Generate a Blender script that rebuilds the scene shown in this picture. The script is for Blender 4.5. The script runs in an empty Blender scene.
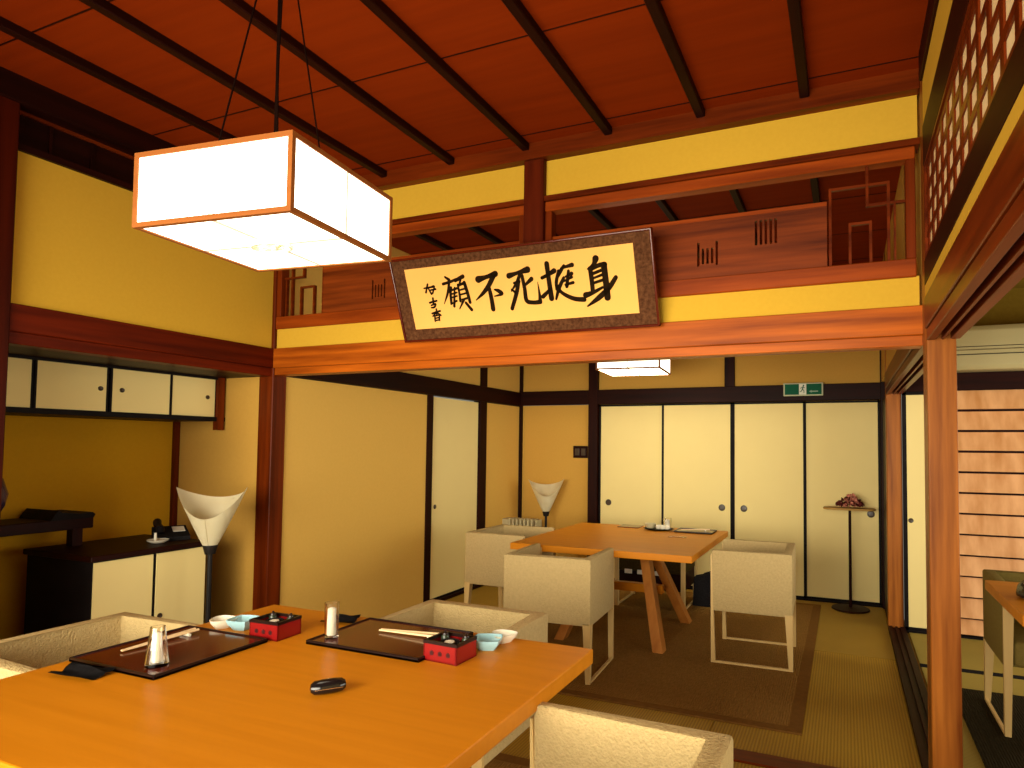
import bpy, bmesh, math, random
from mathutils import Vector, Matrix
random.seed(4)
C = bpy.context.scene.collection
PI = math.pi

# ------------------------------------------------------------------ mesh collector
class MB:
    """collects shapes; build() links them as ONE mesh object"""
    def __init__(s):
        s.bm = bmesh.new()
    def box(s, x0, x1, y0, y1, z0, z1, bev=0.0, seg=2):
        t = bmesh.new()
        v = [t.verts.new(p) for p in ((x0,y0,z0),(x1,y0,z0),(x1,y1,z0),(x0,y1,z0),(x0,y0,z1),(x1,y0,z1),(x1,y1,z1),(x0,y1,z1))]
        for f in ((0,3,2,1),(4,5,6,7),(0,1,5,4),(1,2,6,5),(2,3,7,6),(3,0,4,7)):
            t.faces.new([v[i] for i in f])
        if bev > 0:
            bmesh.ops.bevel(t, geom=list(t.edges), offset=bev, segments=seg, profile=0.5, affect='EDGES')
        s.merge(t); return s
    def merge(s, t, M=None):
        me = bpy.data.meshes.new('tmp')
        if M is not None: t.transform(M)
        t.to_mesh(me); t.free(); s.bm.from_mesh(me); bpy.data.meshes.remove(me)
    def prism(s, pts, z0, z1, bev=0.0, seg=2, M=None):
        t = bmesh.new()
        a = [t.verts.new((p[0],p[1],z0)) for p in pts]; b = [t.verts.new((p[0],p[1],z1)) for p in pts]
        n = len(pts)
        t.faces.new(a[::-1]); t.faces.new(b)
        for i in range(n): t.faces.new((a[i],a[(i+1)%n],b[(i+1)%n],b[i]))
        if bev > 0:
            bmesh.ops.bevel(t, geom=list(t.edges), offset=bev, segments=seg, profile=0.5, affect='EDGES')
        bmesh.ops.recalc_face_normals(t, faces=t.faces)
        s.merge(t, M); return s
    def hexa(s, bottom, top):
        """eight-corner solid: four bottom points, four top points (same order)"""
        t = bmesh.new()
        a = [t.verts.new(p) for p in bottom]; b = [t.verts.new(p) for p in top]
        t.faces.new(a[::-1]); t.faces.new(b)
        for i in range(4): t.faces.new((a[i],a[(i+1)%4],b[(i+1)%4],b[i]))
        bmesh.ops.recalc_face_normals(t, faces=t.faces)
        s.merge(t); return s
    def lathe(s, prof, n=32, M=None, closed=False):
        t = bmesh.new(); rings = []
        for r, z in prof:
            if r < 1e-6: rings.append([t.verts.new((0,0,z))])
            else: rings.append([t.verts.new((r*math.cos(2*PI*i/n), r*math.sin(2*PI*i/n), z)) for i in range(n)])
        for A, B in zip(rings, rings[1:]):
            for i in range(n):
                j = (i+1) % n
                if len(A) == 1 and len(B) == 1: continue
                if len(A) == 1: t.faces.new((A[0],B[j],B[i]))
                elif len(B) == 1: t.faces.new((A[i],A[j],B[0]))
                else: t.faces.new((A[i],A[j],B[j],B[i]))
        if closed:
            A, B = rings[-1], rings[0]
            for i in range(n): t.faces.new((A[i],A[(i+1)%n],B[(i+1)%n],B[i]))
        bmesh.ops.recalc_face_normals(t, faces=t.faces)
        s.merge(t, M); return s
    def tube(s, pts, r, n=10):
        pts = [Vector(p) for p in pts]
        t = bmesh.new(); rings = []
        rr = r if isinstance(r, (list, tuple)) else [r]*len(pts)
        for i, p in enumerate(pts):
            d = (pts[min(i+1,len(pts)-1)] - pts[max(i-1,0)]).normalized()
            up = Vector((0,0,1)) if abs(d.z) < .95 else Vector((1,0,0))
            a = d.cross(up).normalized(); b = d.cross(a)
            rings.append([t.verts.new(p + a*rr[i]*math.cos(2*PI*k/n) + b*rr[i]*math.sin(2*PI*k/n)) for k in range(n)])
        for A, B in zip(rings, rings[1:]):
            for k in range(n): t.faces.new((A[k],A[(k+1)%n],B[(k+1)%n],B[k]))
        t.faces.new(rings[0][::-1]); t.faces.new(rings[-1])
        bmesh.ops.recalc_face_normals(t, faces=t.faces)
        s.merge(t); return s
    def grid(s, P, thick=0.0):
        """sheet from rows of points, optionally given thickness"""
        t = bmesh.new()
        V = [[t.verts.new(p) for p in row] for row in P]
        for i in range(len(V)-1):
            for j in range(len(V[0])-1):
                t.faces.new((V[i][j],V[i][j+1],V[i+1][j+1],V[i+1][j]))
        if thick: bmesh.ops.solidify(t, geom=list(t.faces), thickness=thick)
        bmesh.ops.recalc_face_normals(t, faces=t.faces)
        s.merge(t); return s
    def build(s, name, mat, parent=None, loc=None, smooth=False, base=None):
        """base: world point that becomes the origin of a top-level mesh"""
        if base is not None:
            s.bm.transform(Matrix.Translation(-Vector(base))); loc = base
        me = bpy.data.meshes.new(name); s.bm.to_mesh(me); s.bm.free()
        o = bpy.data.objects.new(name, me); C.objects.link(o)
        mats = mat if isinstance(mat, (list, tuple)) else [mat]
        for m in mats: me.materials.append(m)
        if smooth:
            for p in me.polygons: p.use_smooth = True
            try: me.set_sharp_from_angle(angle=math.radians(38))
            except Exception: pass
        if parent is not None: o.parent = parent
        if loc is not None: o.location = loc
        return o

def B(*a, **k):
    return MB().box(*a, **k)

def thing(name, label, cat, loc=(0,0,0), rz=0.0, group=None):
    o = bpy.data.objects.new(name, None); C.objects.link(o)
    o.empty_display_size = .05
    o.location = loc; o.rotation_euler = (0,0,rz)
    o['label'] = label; o['category'] = cat
    if group: o['group'] = group
    return o
def tag(o, label, cat, group=None):
    o['label'] = label; o['category'] = cat
    if group: o['group'] = group
    return o
def struct(name, label=None, cat=None):
    o = bpy.data.objects.new(name, None); C.objects.link(o); o['kind'] = 'structure'
    o.empty_display_size = .05
    return o
NT = [0]
def S(o, label=None, cat='wall'):
    o['kind'] = 'structure'
    if label: o['label'] = label; o['category'] = cat
    return o
def trim(mb, mat, label, cat='beam'):
    NT[0] += 1
    return S(mb.build('trim_%d' % NT[0], mat), label, cat)
def copy_tree(src, loc, rz, label, group=None):
    r = src.copy(); C.objects.link(r)
    r.location = loc; r.rotation_euler = (0,0,rz); r['label'] = label
    if group: r['group'] = group
    for ch in list(src.children):
        c = ch.copy(); C.objects.link(c); c.parent = r
        for g in list(ch.children):
            d = g.copy(); C.objects.link(d); d.parent = c
    return r

# ------------------------------------------------------------------ materials
def lin(r, g, b):
    f = lambda c: (c/255/12.92) if c <= 10.3 else ((c/255+.055)/1.055)**2.4
    return (f(r), f(g), f(b), 1)
def base_mat(name, rough=.6, spec=.4):
    m = bpy.data.materials.new(name); m.use_nodes = True
    nt = m.node_tree; b = nt.nodes['Principled BSDF']
    b.inputs['Roughness'].default_value = rough
    b.inputs['Specular IOR Level'].default_value = spec
    return m, nt, b
def noise_mix(nt, b, c1, c2, scale=(1,1,1), nscale=5, detail=4, lo=.35, hi=.65, bump=0, dist=.01, wave=None):
    tc = nt.nodes.new('ShaderNodeTexCoord'); mp = nt.nodes.new('ShaderNodeMapping')
    mp.inputs['Scale'].default_value = scale
    nt.links.new(tc.outputs['Object'], mp.inputs['Vector'])
    n = nt.nodes.new('ShaderNodeTexNoise'); n.inputs['Scale'].default_value = nscale; n.inputs['Detail'].default_value = detail
    nt.links.new(mp.outputs['Vector'], n.inputs['Vector'])
    r = nt.nodes.new('ShaderNodeValToRGB')
    r.color_ramp.elements[0].position = lo; r.color_ramp.elements[0].color = c1
    r.color_ramp.elements[1].position = hi; r.color_ramp.elements[1].color = c2
    nt.links.new(n.outputs['Fac'], r.inputs['Fac'])
    nt.links.new(r.outputs['Color'], b.inputs['Base Color'])
    if bump:
        bp = nt.nodes.new('ShaderNodeBump'); bp.inputs['Strength'].default_value = bump; bp.inputs['Distance'].default_value = dist
        nt.links.new(n.outputs['Fac'], bp.inputs['Height']); nt.links.new(bp.outputs['Normal'], b.inputs['Normal'])
    return tc, mp, n, r
def mat(name, c1, c2=None, rough=.6, spec=.4, **k):
    m, nt, b = base_mat(name, rough, spec)
    noise_mix(nt, b, c1, c2 or tuple(x*.88 for x in c1[:3])+(1,), **k)
    return m
def wood(name, light, dark, axis='x', rough=.38, spec=.14, fine=26):
    sc = {'x': (.5,fine/3,fine/3), 'y': (fine/3,.5,fine/3), 'z': (fine/3,fine/3,.5)}[axis]
    return mat(name, dark, light, rough, spec, scale=sc, nscale=2.6, detail=6, lo=.32, hi=.66, bump=.08, dist=.004)
def L3(c, k): return (c[0]*k, c[1]*k, c[2]*k, 1)

RED_L, RED_D = (.165,.023,.002,1), (.062,.0075,.0008,1)
DRK_L, DRK_D = (.022,.0028,.001,1), (.010,.0015,.0006,1)
M = {}
for ax in 'xyz':
    M['red_'+ax] = wood('red lacquered timber '+ax, RED_L, RED_D, ax, .33)
    M['dark_'+ax] = wood('dark stained timber '+ax, DRK_L, DRK_D, ax, .5, .10)
M['deep_z'] = wood('deep red stained post', (.060,.006,.001,1), (.030,.003,.0008,1), 'z', .45, .06)
M['short_z'] = wood('deep red short post', (.10,.011,.0012,1), (.05,.005,.0008,1), 'z', .45, .08)
M['deep_y'] = wood('deep red stained beam', (.125,.011,.001,1), (.055,.0045,.0007,1), 'y', .42, .08)
M['orange_x'] = wood('honey transom timber', (.50,.110,.006,1), (.22,.040,.0025,1), 'x', .36)
M['rail_x'] = wood('reddish transom rail', (.33,.056,.004,1), (.16,.022,.0015,1), 'x', .4)
M['post_z'] = wood('honey post timber', (.38,.118,.016,1), (.14,.032,.0035,1), 'z', .36)
M['ceil'] = wood('ceiling boards', (.235,.026,.0009,1), (.20,.021,.0008,1), 'x', .7, .06)
M['board_x'] = wood('transom board', (.22,.038,.004,1), (.065,.009,.0008,1), 'x', .45)
M['plaster'] = mat('mustard clay plaster', (.62,.37,.036,1), (.60,.355,.033,1), .9, .08, nscale=60, detail=3, lo=.3, hi=.7, bump=.03, dist=.002)
M['plaster_far'] = mat('ochre clay plaster', (.60,.335,.066,1), (.58,.32,.062,1), .9, .08, nscale=60, detail=3, lo=.3, hi=.7, bump=.03, dist=.002)  # the far room's daylight tint is put into the plaster colour
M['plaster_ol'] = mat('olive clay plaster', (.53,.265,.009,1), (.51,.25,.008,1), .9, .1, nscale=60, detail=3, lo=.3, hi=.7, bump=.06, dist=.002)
M['fusuma'] = mat('cream door paper', (.86,.69,.30,1), (.85,.68,.295,1), .8, .12, nscale=5, detail=2)
M['black'] = mat('black lacquer', (.012,.009,.009,1), (.008,.006,.006,1), .5, .05, nscale=8)
M['gloss'] = mat('glossy black shell', (.008,.006,.006,1), (.006,.005,.005,1), .12, .5, nscale=8)
M['blackmat'] = mat('black cloth', (.010,.009,.010,1), (.018,.016,.017,1), .95, .05, nscale=90, bump=.2, dist=.002)
M['table'] = mat('amber oak veneer', (.55,.182,.004,1), (.60,.205,.006,1), .42, .18, scale=(1,14,14), nscale=2.2, detail=5, lo=.35, hi=.65)
M['leg'] = wood('amber table leg', (.50,.19,.035,1), (.40,.135,.022,1), 'z', .42)
M['chairwood'] = wood('pale chair wood', (.70,.48,.19,1), (.62,.41,.15,1), 'z', .45, .4)
# woven chair fabric: mottled cream with a fine cross thread bump
def fabric(name, a, b_, thread=420, bump=.25):
    m, nt, b = base_mat(name, .95, .08)
    tc, mp, n, r = noise_mix(nt, b, a, b_, nscale=70, detail=6, lo=.3, hi=.7)
    b.inputs['Sheen Weight'].default_value = .0
    n2 = nt.nodes.new('ShaderNodeTexNoise'); n2.inputs['Scale'].default_value = thread; n2.inputs['Detail'].default_value = 2
    nt.links.new(tc.outputs['Object'], n2.inputs['Vector'])
    bp = nt.nodes.new('ShaderNodeBump'); bp.inputs['Strength'].default_value = bump; bp.inputs['Distance'].default_value = .007
    nt.links.new(n2.outputs['Fac'], bp.inputs['Height']); nt.links.new(bp.outputs['Normal'], b.inputs['Normal'])
    return m
M['fabric'] = fabric('oatmeal woven upholstery', (.51,.37,.165,1), (.58,.425,.20,1), 150, .9)
M['seatfab'] = fabric('oatmeal seat cushion cloth', (.40,.27,.12,1), (.46,.32,.15,1))
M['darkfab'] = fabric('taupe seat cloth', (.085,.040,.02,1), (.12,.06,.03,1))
# tatami: fine rush lines along one axis
def tatami(name, axis, c1, c2):
    m, nt, b = base_mat(name, .62, .25)
    tc, mp, n, r = noise_mix(nt, b, c1, c2, nscale=2.2, detail=5, lo=.3, hi=.7)
    w = nt.nodes.new('ShaderNodeTexWave'); w.bands_direction = axis; w.inputs['Scale'].default_value = 22; w.inputs['Distortion'].default_value = .6
    nt.links.new(tc.outputs['Object'], w.inputs['Vector'])
    mx = nt.nodes.new('ShaderNodeMix'); mx.data_type = 'RGBA'; mx.blend_type = 'MULTIPLY'; mx.inputs['Factor'].default_value = .35
    nt.links.new(r.outputs['Color'], mx.inputs[6]); nt.links.new(w.outputs['Color'], mx.inputs[7])
    nt.links.new(mx.outputs[2], b.inputs['Base Color'])
    bp = nt.nodes.new('ShaderNodeBump'); bp.inputs['Strength'].default_value = .25; bp.inputs['Distance'].default_value = .004
    nt.links.new(w.outputs['Fac'], bp.inputs['Height']); nt.links.new(bp.outputs['Normal'], b.inputs['Normal'])
    return m
M['tat_x'] = tatami('tatami rush across', 'X', (.40,.22,.014,1), (.47,.27,.02,1))
M['tat_y'] = tatami('tatami rush along', 'Y', (.38,.22,.022,1), (.45,.265,.03,1))
M['tat_r'] = tatami('tatami rush greenish', 'Y', (.36,.265,.05,1), (.43,.315,.06,1))
def rugmat(name, a, b_):
    m, nt, b = base_mat(name, 1, .03)
    tc, mp, n, r = noise_mix(nt, b, a, b_, scale=(18,3,1), nscale=9, detail=5, lo=.35, hi=.65)
    w = nt.nodes.new('ShaderNodeTexWave'); w.bands_direction = 'X'; w.inputs['Scale'].default_value = 26; w.inputs['Distortion'].default_value = 3
    nt.links.new(tc.outputs['Object'], w.inputs['Vector'])
    bp = nt.nodes.new('ShaderNodeBump'); bp.inputs['Strength'].default_value = .6; bp.inputs['Distance'].default_value = .006
    nt.links.new(w.outputs['Fac'], bp.inputs['Height']); nt.links.new(bp.outputs['Normal'], b.inputs['Normal'])
    return m
M['rug'] = rugmat('brown ribbed carpet', (.22,.11,.024,1), (.30,.155,.038,1))
M['rugedge'] = mat('brown carpet binding', (.20,.092,.02,1), (.17,.078,.018,1), 1, .03, nscale=40)
M['rugdark'] = rugmat('near black carpet', (.022,.017,.008,1), (.034,.026,.012,1))
def emit(name, col, strength):
    m, nt, b = base_mat(name, .7, .2)
    b.inputs['Base Color'].default_value = (.85,.82,.72,1)
    b.inputs['Emission Color'].default_value = col; b.inputs['Emission Strength'].default_value = strength
    tc = nt.nodes.new('ShaderNodeTexCoord'); n = nt.nodes.new('ShaderNodeTexNoise'); n.inputs['Scale'].default_value = 40
    bp = nt.nodes.new('ShaderNodeBump'); bp.inputs['Strength'].default_value = .05
    nt.links.new(tc.outputs['Object'], n.inputs['Vector']); nt.links.new(n.outputs['Fac'], bp.inputs['Height']); nt.links.new(bp.outputs['Normal'], b.inputs['Normal'])
    return m
LAMP = 5.0
M['lamp'] = emit('lit lantern paper', (1,.90,.70,1), LAMP)
M['lampb'] = emit('lit lantern underside paper', (1,.93,.70,1), LAMP*.9)
M['lamp2'] = emit('lit far lantern paper', (1,.90,.68,1), LAMP*.6)
M['lamp2b'] = emit('lit far lantern underside paper', (1,.90,.62,1), LAMP*3.2)
M['lampframe'] = wood('lantern frame wood', (.30,.095,.020,1), (.24,.07,.014,1), 'x', .45)
M['seam'] = emit('double layered paper lap, dimly lit', (1,.95,.74,1), .30)
M['crest'] = emit('lit pale green crest', (.60,.68,.16,1), .30)
M['arrow'] = mat('pale arrow paint', (.30,.42,.30,1), None, .5, .3, nscale=10)
M['lamptop2'] = emit('far lantern cover paper', (1,.88,.62,1), .35)
M['lamptop'] = emit('lantern cover paper', (1,.86,.58,1), 3.0)
M['lampshade'] = mat('white paper lamp shade', (.93,.86,.64,1), (.90,.82,.58,1), .85, .1, nscale=14, bump=.05)
M['blackmetal'] = mat('black enamelled metal', (.008,.006,.006,1), (.012,.009,.008,1), .45, .2, nscale=20)
M['wire'] = mat('dark cord', (.008,.003,.002,1), None, 1, .0, nscale=50)
M['mount'] = fabric('brown brocade mount', (.055,.018,.007,1), (.135,.054,.021,1), 260, .4)
M['paper'] = mat('golden calligraphy paper', (.93,.475,.12,1), (.90,.45,.11,1), .85, .1, nscale=4)
M['ink'] = mat('black brush ink', (.012,.006,.002,1), (.020,.010,.003,1), .9, .05, nscale=30)
M['lacq'] = mat('dark red lacquer tray', (.095,.010,.003,1), (.080,.008,.0025,1), .14, .32, nscale=6)
M['lacqedge'] = mat('black lacquer rim', (.012,.004,.003,1), None, .3, .3, nscale=6)
M['redbox'] = mat('crimson lacquer', (.25,.006,.006,1), (.21,.005,.005,1), .25, .5, nscale=7)
M['flower'] = mat('dark flower mark', (.05,.004,.004,1), None, .5, .3, nscale=20)
M['blue'] = mat('pale blue glaze', (.36,.60,.66,1), (.32,.55,.62,1), .18, .6, nscale=8)
M['white'] = mat('white porcelain', (.82,.76,.62,1), (.78,.71,.56,1), .2, .6, nscale=8)
M['whitecloth'] = mat('white rolled towel', (.85,.80,.68,1), (.78,.72,.58,1), .9, .1, nscale=60, bump=.2)
M['chop'] = wood('pale chopstick wood', (.80,.58,.32,1), (.74,.50,.26,1), 'x', .5)
M['green'] = mat('dark green glaze', (.03,.045,.025,1), (.02,.03,.016,1), .25, .5, nscale=10)
M['silver'] = mat('bright metal', (.75,.72,.66,1), None, .25, .5, nscale=10)
M['silver'].node_tree.nodes['Principled BSDF'].inputs['Metallic'].default_value = 1
M['sign_g'] = mat('exit sign green', (.004,.105,.05,1), (.004,.09,.042,1), .5, .08, nscale=5)
M['sign_w'] = mat('exit sign white', (.80,.80,.66,1), None, .5, .3, nscale=5)
M['sign_f'] = mat('exit sign rim', (.55,.56,.36,1), None, .5, .3, nscale=5)
M['pull'] = mat('bronze finger pull', (.035,.018,.008,1), (.05,.028,.012,1), .35, .5, nscale=30)
M['latpaper'] = mat('lattice backing paper', (.86,.66,.36,1), (.84,.63,.33,1), .85, .1, nscale=12)
M['louver'] = wood('cedar slat', (.76,.40,.18,1), (.54,.235,.075,1), 'z', .45, .35, 14)
M['plaster_dim'] = mat('dark olive side wall', (.20,.125,.014,1), (.18,.11,.012,1), .9, .05, nscale=50)  # olive, darkened further to paint in the dim light high in the side room
M['plaster_lit'] = mat('ochre clay plaster, paler', (.74,.45,.10,1), (.72,.435,.095,1), .9, .08, nscale=60, detail=3, lo=.3, hi=.7, bump=.03, dist=.002)  # lighter copy of the plaster: light on the left far wall painted in
M['ac'] = mat('ivory plastic', (.48,.41,.20,1), (.46,.39,.19,1), .5, .3, nscale=4)
M['acdark'] = mat('air outlet shadow plastic', (.06,.05,.03,1), None, .6, .2, nscale=4)
M['fabric_shaded'] = fabric('dim olive upholstery', (.20,.145,.035,1), (.235,.17,.045,1), 190, .5)  # darker copy of the chair cloth, side room shade painted in
M['olivedark'] = mat('dark olive seat cloth', (.045,.030,.008,1), (.06,.04,.011,1), .95, .05, nscale=60, bump=.1)  # dark tone paints the shade under the far table
M['plastic'] = mat('grey ivory enamel', (.55,.47,.27,1), None, .5, .3, nscale=6)
M['flowerpink'] = mat('dried pink petals', (.42,.09,.06,1), (.66,.30,.20,1), .9, .1, nscale=120)
M['flowerdark'] = mat('dark maroon leaves', (.06,.008,.008,1), (.11,.02,.015,1), .8, .1, nscale=80)
M['straw'] = wood('straw coloured board', (.42,.24,.06,1), (.34,.18,.04,1), 'x', .6)
M['note'] = mat('white note paper', (.75,.70,.58,1), None, .9, .1, nscale=20)
M['purple'] = mat('dark purple glaze', (.03,.012,.03,1), (.06,.04,.08,1), .2, .6, nscale=6)
def glass():
    m, nt, b = base_mat('clear glass', .03, .5)
    b.inputs['Base Color'].default_value = (1,.98,.94,1)
    b.inputs['Transmission Weight'].default_value = 1; b.inputs['IOR'].default_value = 1.45
    return m
M['glass'] = glass()

# ================================================================== THE SETTING
W, D, YN = 3.487, 3.248, -3.64          # room width, depth of the far room, rear of the near room
H = 2.87
# ---- floors
fl = S(B(-.1,3.62,YN,3.3,-.06,0).build('floor', M['tat_x']), 'tan tatami floor of the two joined dining rooms', 'floor')
k = 0
for x0,x1,y0,y1,mm in ((2.60,W,1.74,3.248,'tat_y'),(2.60,W,.095,1.735,'tat_x'),(0,.87,.095,1.67,'tat_x'),(0,.87,1.675,3.248,'tat_y'),
                       (.875,2.595,.095,.98,'tat_x'),(.875,2.595,2.38,3.248,'tat_x'),(.875,1.735,.985,2.375,'tat_y'),(1.74,2.595,.985,2.375,'tat_y'),
                       (2.60,W,-1.75,-.015,'tat_x'),(0,2.595,-.9,-.015,'tat_x'),(0,2.595,-1.8,-.905,'tat_y'),(0,2.595,-3.6,-1.805,'tat_x'),(2.60,W,-3.6,-1.755,'tat_y')):
    B(x0,x1,y0,y1,0,.006,.002,1).build('tatami_mat', M[mm], fl)
fr = S(B(3.62,6.0,YN,2.56,-.06,0).build('floor_side', M['tat_r']), 'greenish tatami floor of the side room beyond the tall honey post', 'floor')
for y0,y1 in ((1.735,2.49),(.06,1.665),(-1.6,.055)):
    B(3.62,6.0,y0,y1,0,.006,.002,1).build('tatami_mat', M['tat_r'], fr)
B(3.62,6.0,1.667,1.733,0,.007).build('mat_edging', M['blackmat'], fr)
trim(B(0,W,-.012,.09,0,.014), M['red_x'], 'red brown floor sill between the near and the far room', 'sill')
t = MB()
for a,b_,z in ((W,W+.026,.034),(W+.026,W+.044,.022),(W+.044,W+.060,.034),(W+.060,W+.078,.022),(W+.078,W+.113,.034)):
    t.box(a,b_,YN,2.5,0,z)
trim(t, M['dark_y'], 'dark grooved threshold along the right side of the rooms', 'sill')
# ---- ceiling with battens
ce = S(B(-.1,3.62,YN,3.3,H,H+.05).build('ceiling', M['ceil']), 'reddish brown board ceiling with dark battens', 'ceiling')
for yy in (-3.3,-2.75,-2.2,-1.505,-.80,-.12,.6,1.3,2.0,2.7):
    B(-.1,3.6,yy-.0025,yy+.0025,H-.0022,H+.01).build('board_seam', M['dark_x'], ce)
for i in range(8):
    xx = .39 + .4435*i - .0
    if xx > 3.4: break
    B(xx-.020,xx+.020,YN,-.03,H-.034,H+.01,.004,1).build('batten', M['dark_y'], ce)
    B(xx-.020,xx+.020,.09,3.25,H-.034,H+.01,.004,1).build('batten', M['dark_y'], ce)
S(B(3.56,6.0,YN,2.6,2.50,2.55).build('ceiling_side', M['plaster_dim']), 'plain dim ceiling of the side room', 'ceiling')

# ---- left side of the near room
S(B(-.07,-.02,-1.345,.0,1.9,2.58).box(-.07,-.02,YN,-1.45,0,2.58).build('wall_left', M['plaster']), 'mustard plaster wall above the alcove at left', 'wall')
trim(B(-.10,.014,-1.45,-1.338,0,2.87,.004,1), M['deep_z'], 'red brown post at the near end of the alcove', 'post')
trim(B(-.06,.0,YN,0.0,1.803,1.92,.003,1).box(-.10,-.012,YN,0.02,1.752,1.803,.003,1), M['deep_y'], 'red brown beam running over the alcove opening', 'beam')
t = B(-.09,.035,YN,.0,2.76,2.875,.004,1).box(-.09,-.0,YN,.0,2.572,2.60)
trim(t, M['dark_y'], 'dark crown beam above the mustard wall at left', 'beam')
tr = thing('transom_panel', 'dark boarded transom high above the mustard wall at left', 'transom panel', (-.045,-.69,2.60))
B(-.03,-.015,-.655,.67,0,.16).build('board', M['dark_y'], tr)
B(-.012,-.002,-.655,.67,.145,.16).build('rail', M['red_y'], tr)
for yy in (-.50,-.33,-.05,.14,.42):
    B(-.014,-.004,yy-.006,yy+.006,0,.145).build('bar', M['dark_z'], tr)
S(B(-.95,-.10,.042,.09,0,1.78).build('wall_alcove_side', M['plaster_far']), 'ochre plaster side of the alcove behind the floor lamp', 'wall')
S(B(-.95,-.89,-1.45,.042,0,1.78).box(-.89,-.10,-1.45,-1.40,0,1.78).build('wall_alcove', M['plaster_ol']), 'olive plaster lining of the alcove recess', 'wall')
trim(B(-.895,-.862,.008,.045,0,1.78), M['red_z'], 'thin red corner strip inside the alcove', 'strip')
trim(B(-.89,-.1,-1.40,.042,1.757,1.79), M['dark_y'], 'dark board ceiling of the alcove', 'alcove ceiling')
trim(B(-.89,.01,-1.40,.042,0.0,.05), M['dark_y'], 'dark floor board of the alcove', 'alcove floor')
# ---- post where the two rooms meet, left
trim(B(-.115,.0,.0,.105,0,2.87,.004,1), M['red_z'], 'red brown corner post between alcove and far room', 'post')
# ---- left side of the far room
S(B(-.06,-.012,.105,1.58,0,1.76).box(-.06,-.012,2.53,3.25,0,1.76).box(-.06,-.012,.105,3.25,1.9,2.88).build('wall_left_rear', M['plaster_lit']), 'mustard plaster wall along the left of the far room', 'wall')
trim(B(-.08,.0,1.575,1.652,0,1.77,.003,1), M['dark_z'], 'dark post left of the narrow sliding door in the far room', 'post')
trim(B(-.08,.0,2.41,2.53,0,2.87,.003,1), M['dark_z'], 'dark post right of the narrow sliding door in the far room', 'post')
trim(B(-.06,.016,.105,3.248,1.765,1.91,.003,1), M['dark_y'], 'dark beam along the left wall of the far room', 'beam')
trim(B(-.02,.018,3.215,3.248,0,2.87), M['dark_z'], 'thin dark corner strip at the back left of the far room', 'strip')
S(B(-.06,.006,.105,3.248,0,.032).build('baseboard_left', M['dark_y']), 'dark low rail at the foot of the far left wall', 'baseboard')
d = S(B(-.042,-.022,1.66,2.402,.05,1.752).build('door_5', M['fusuma']), 'narrow cream sliding door in the left wall of the far room', 'door')
B(-.045,-.018,1.655,2.407,.032,.05).build('bottom_rail', M['black'], d)
MB().lathe([(0,.006),(.014,.006),(.018,.003),(.020,0)], 20, Matrix.Translation((-.022,1.727,.82)) @ Matrix.Rotation(PI/2,4,'Y')).build('door_pull', M['pull'], d, smooth=True)

# ---- back wall of the far room
S(B(-.06,.80,3.248,3.30,0,1.77).box(-.06,3.6,3.248,3.30,1.9,2.88).box(.8,3.6,3.32,3.36,0,1.9).build('wall_back', M['plaster_far']), 'mustard plaster wall at the back of the far room', 'wall')
trim(B(.79,.888,3.195,3.262,0,2.87,.003,1), M['dark_z'], 'dark post between the switch plate and the four back doors', 'post')
trim(B(2.157,2.25,3.215,3.26,1.91,2.87,.003,1), M['dark_z'], 'dark short post above the middle of the back doors', 'post')
trim(B(3.482,3.57,3.175,3.262,0,2.87,.003,1), M['dark_z'], 'dark post at the right end of the four back doors', 'post')
trim(B(0,3.49,3.20,3.255,1.772,1.918,.003,1), M['dark_x'], 'dark beam across the back wall above the doors', 'beam')
S(B(.888,3.483,3.195,3.27,0,.018).build('baseboard_back', M['black']), 'black bottom track under the four back doors', 'baseboard')
bd = (.896,1.567,2.231,2.86,3.480)
dl = ('cream sliding back door right of the dark wall post','cream sliding back door second from the dark wall post','cream sliding back door below the left half of the exit sign','cream sliding back door behind the flower stand')
pulls = (.999,2.132,2.333,3.401)
for i in range(4):
    fy = 3.222 if i in (1,2) else 3.240
    a = bd[i] - (.012 if i in (1,2) else 0); b_ = bd[i+1] + (.012 if i in (1,2) else 0)
    if i == 1: b_ = bd[2]-.001
    if i == 2: a = bd[2]+.001
    d = S(B(a+.018,b_-.018,fy,fy+.014,.034,1.752).build('door_%d' % (i+1), M['fusuma']), dl[i], 'door')
    B(a,a+.019,fy-.003,fy+.016,.018,1.768).box(b_-.019,b_,fy-.003,fy+.016,.018,1.768).box(a,b_,fy-.003,fy+.016,.018,.036).box(a,b_,fy-.003,fy+.016,1.75,1.768).build('door_frame', M['black'], d)
    MB().lathe([(0,.004),(.020,.003),(.024,.0065),(.029,.006),(.031,0)], 24, Matrix.Translation((pulls[i],fy,.785)) @ Matrix.Rotation(PI/2,4,'X')).build('door_pull', M['pull'], d, smooth=True)

# ---- transom wall between the rooms
trim(B(0,W+.01,-.004,.034,1.802,1.92,.003,1).box(0,W+.01,.072,.104,1.802,1.92).box(0,W+.01,.010,.098,1.760,1.802,.002,1), M['orange_x'], 'honey red beam carrying the calligraphy frame across the room', 'beam')
S(B(.0,3.48,.022,.075,1.92,2.045).box(.0,3.48,.022,.075,2.595,2.80).build('wall_transom', M['plaster']), 'mustard plaster strips of the wall above the cross beam', 'wall')
trim(B(0,W,-.006,.09,2.575,2.602,.002,1), M['red_x'], 'thin red rail above the transom panels', 'rail')
trim(B(0,W,-.035,.10,2.79,2.875,.004,1), M['red_x'], 'reddish crown beam above the cross wall', 'beam')
trim(B(1.700,1.812,-.012,.095,1.92,2.80,.003,1), M['short_z'], 'red brown short post between the two transom panels', 'post')

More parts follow.
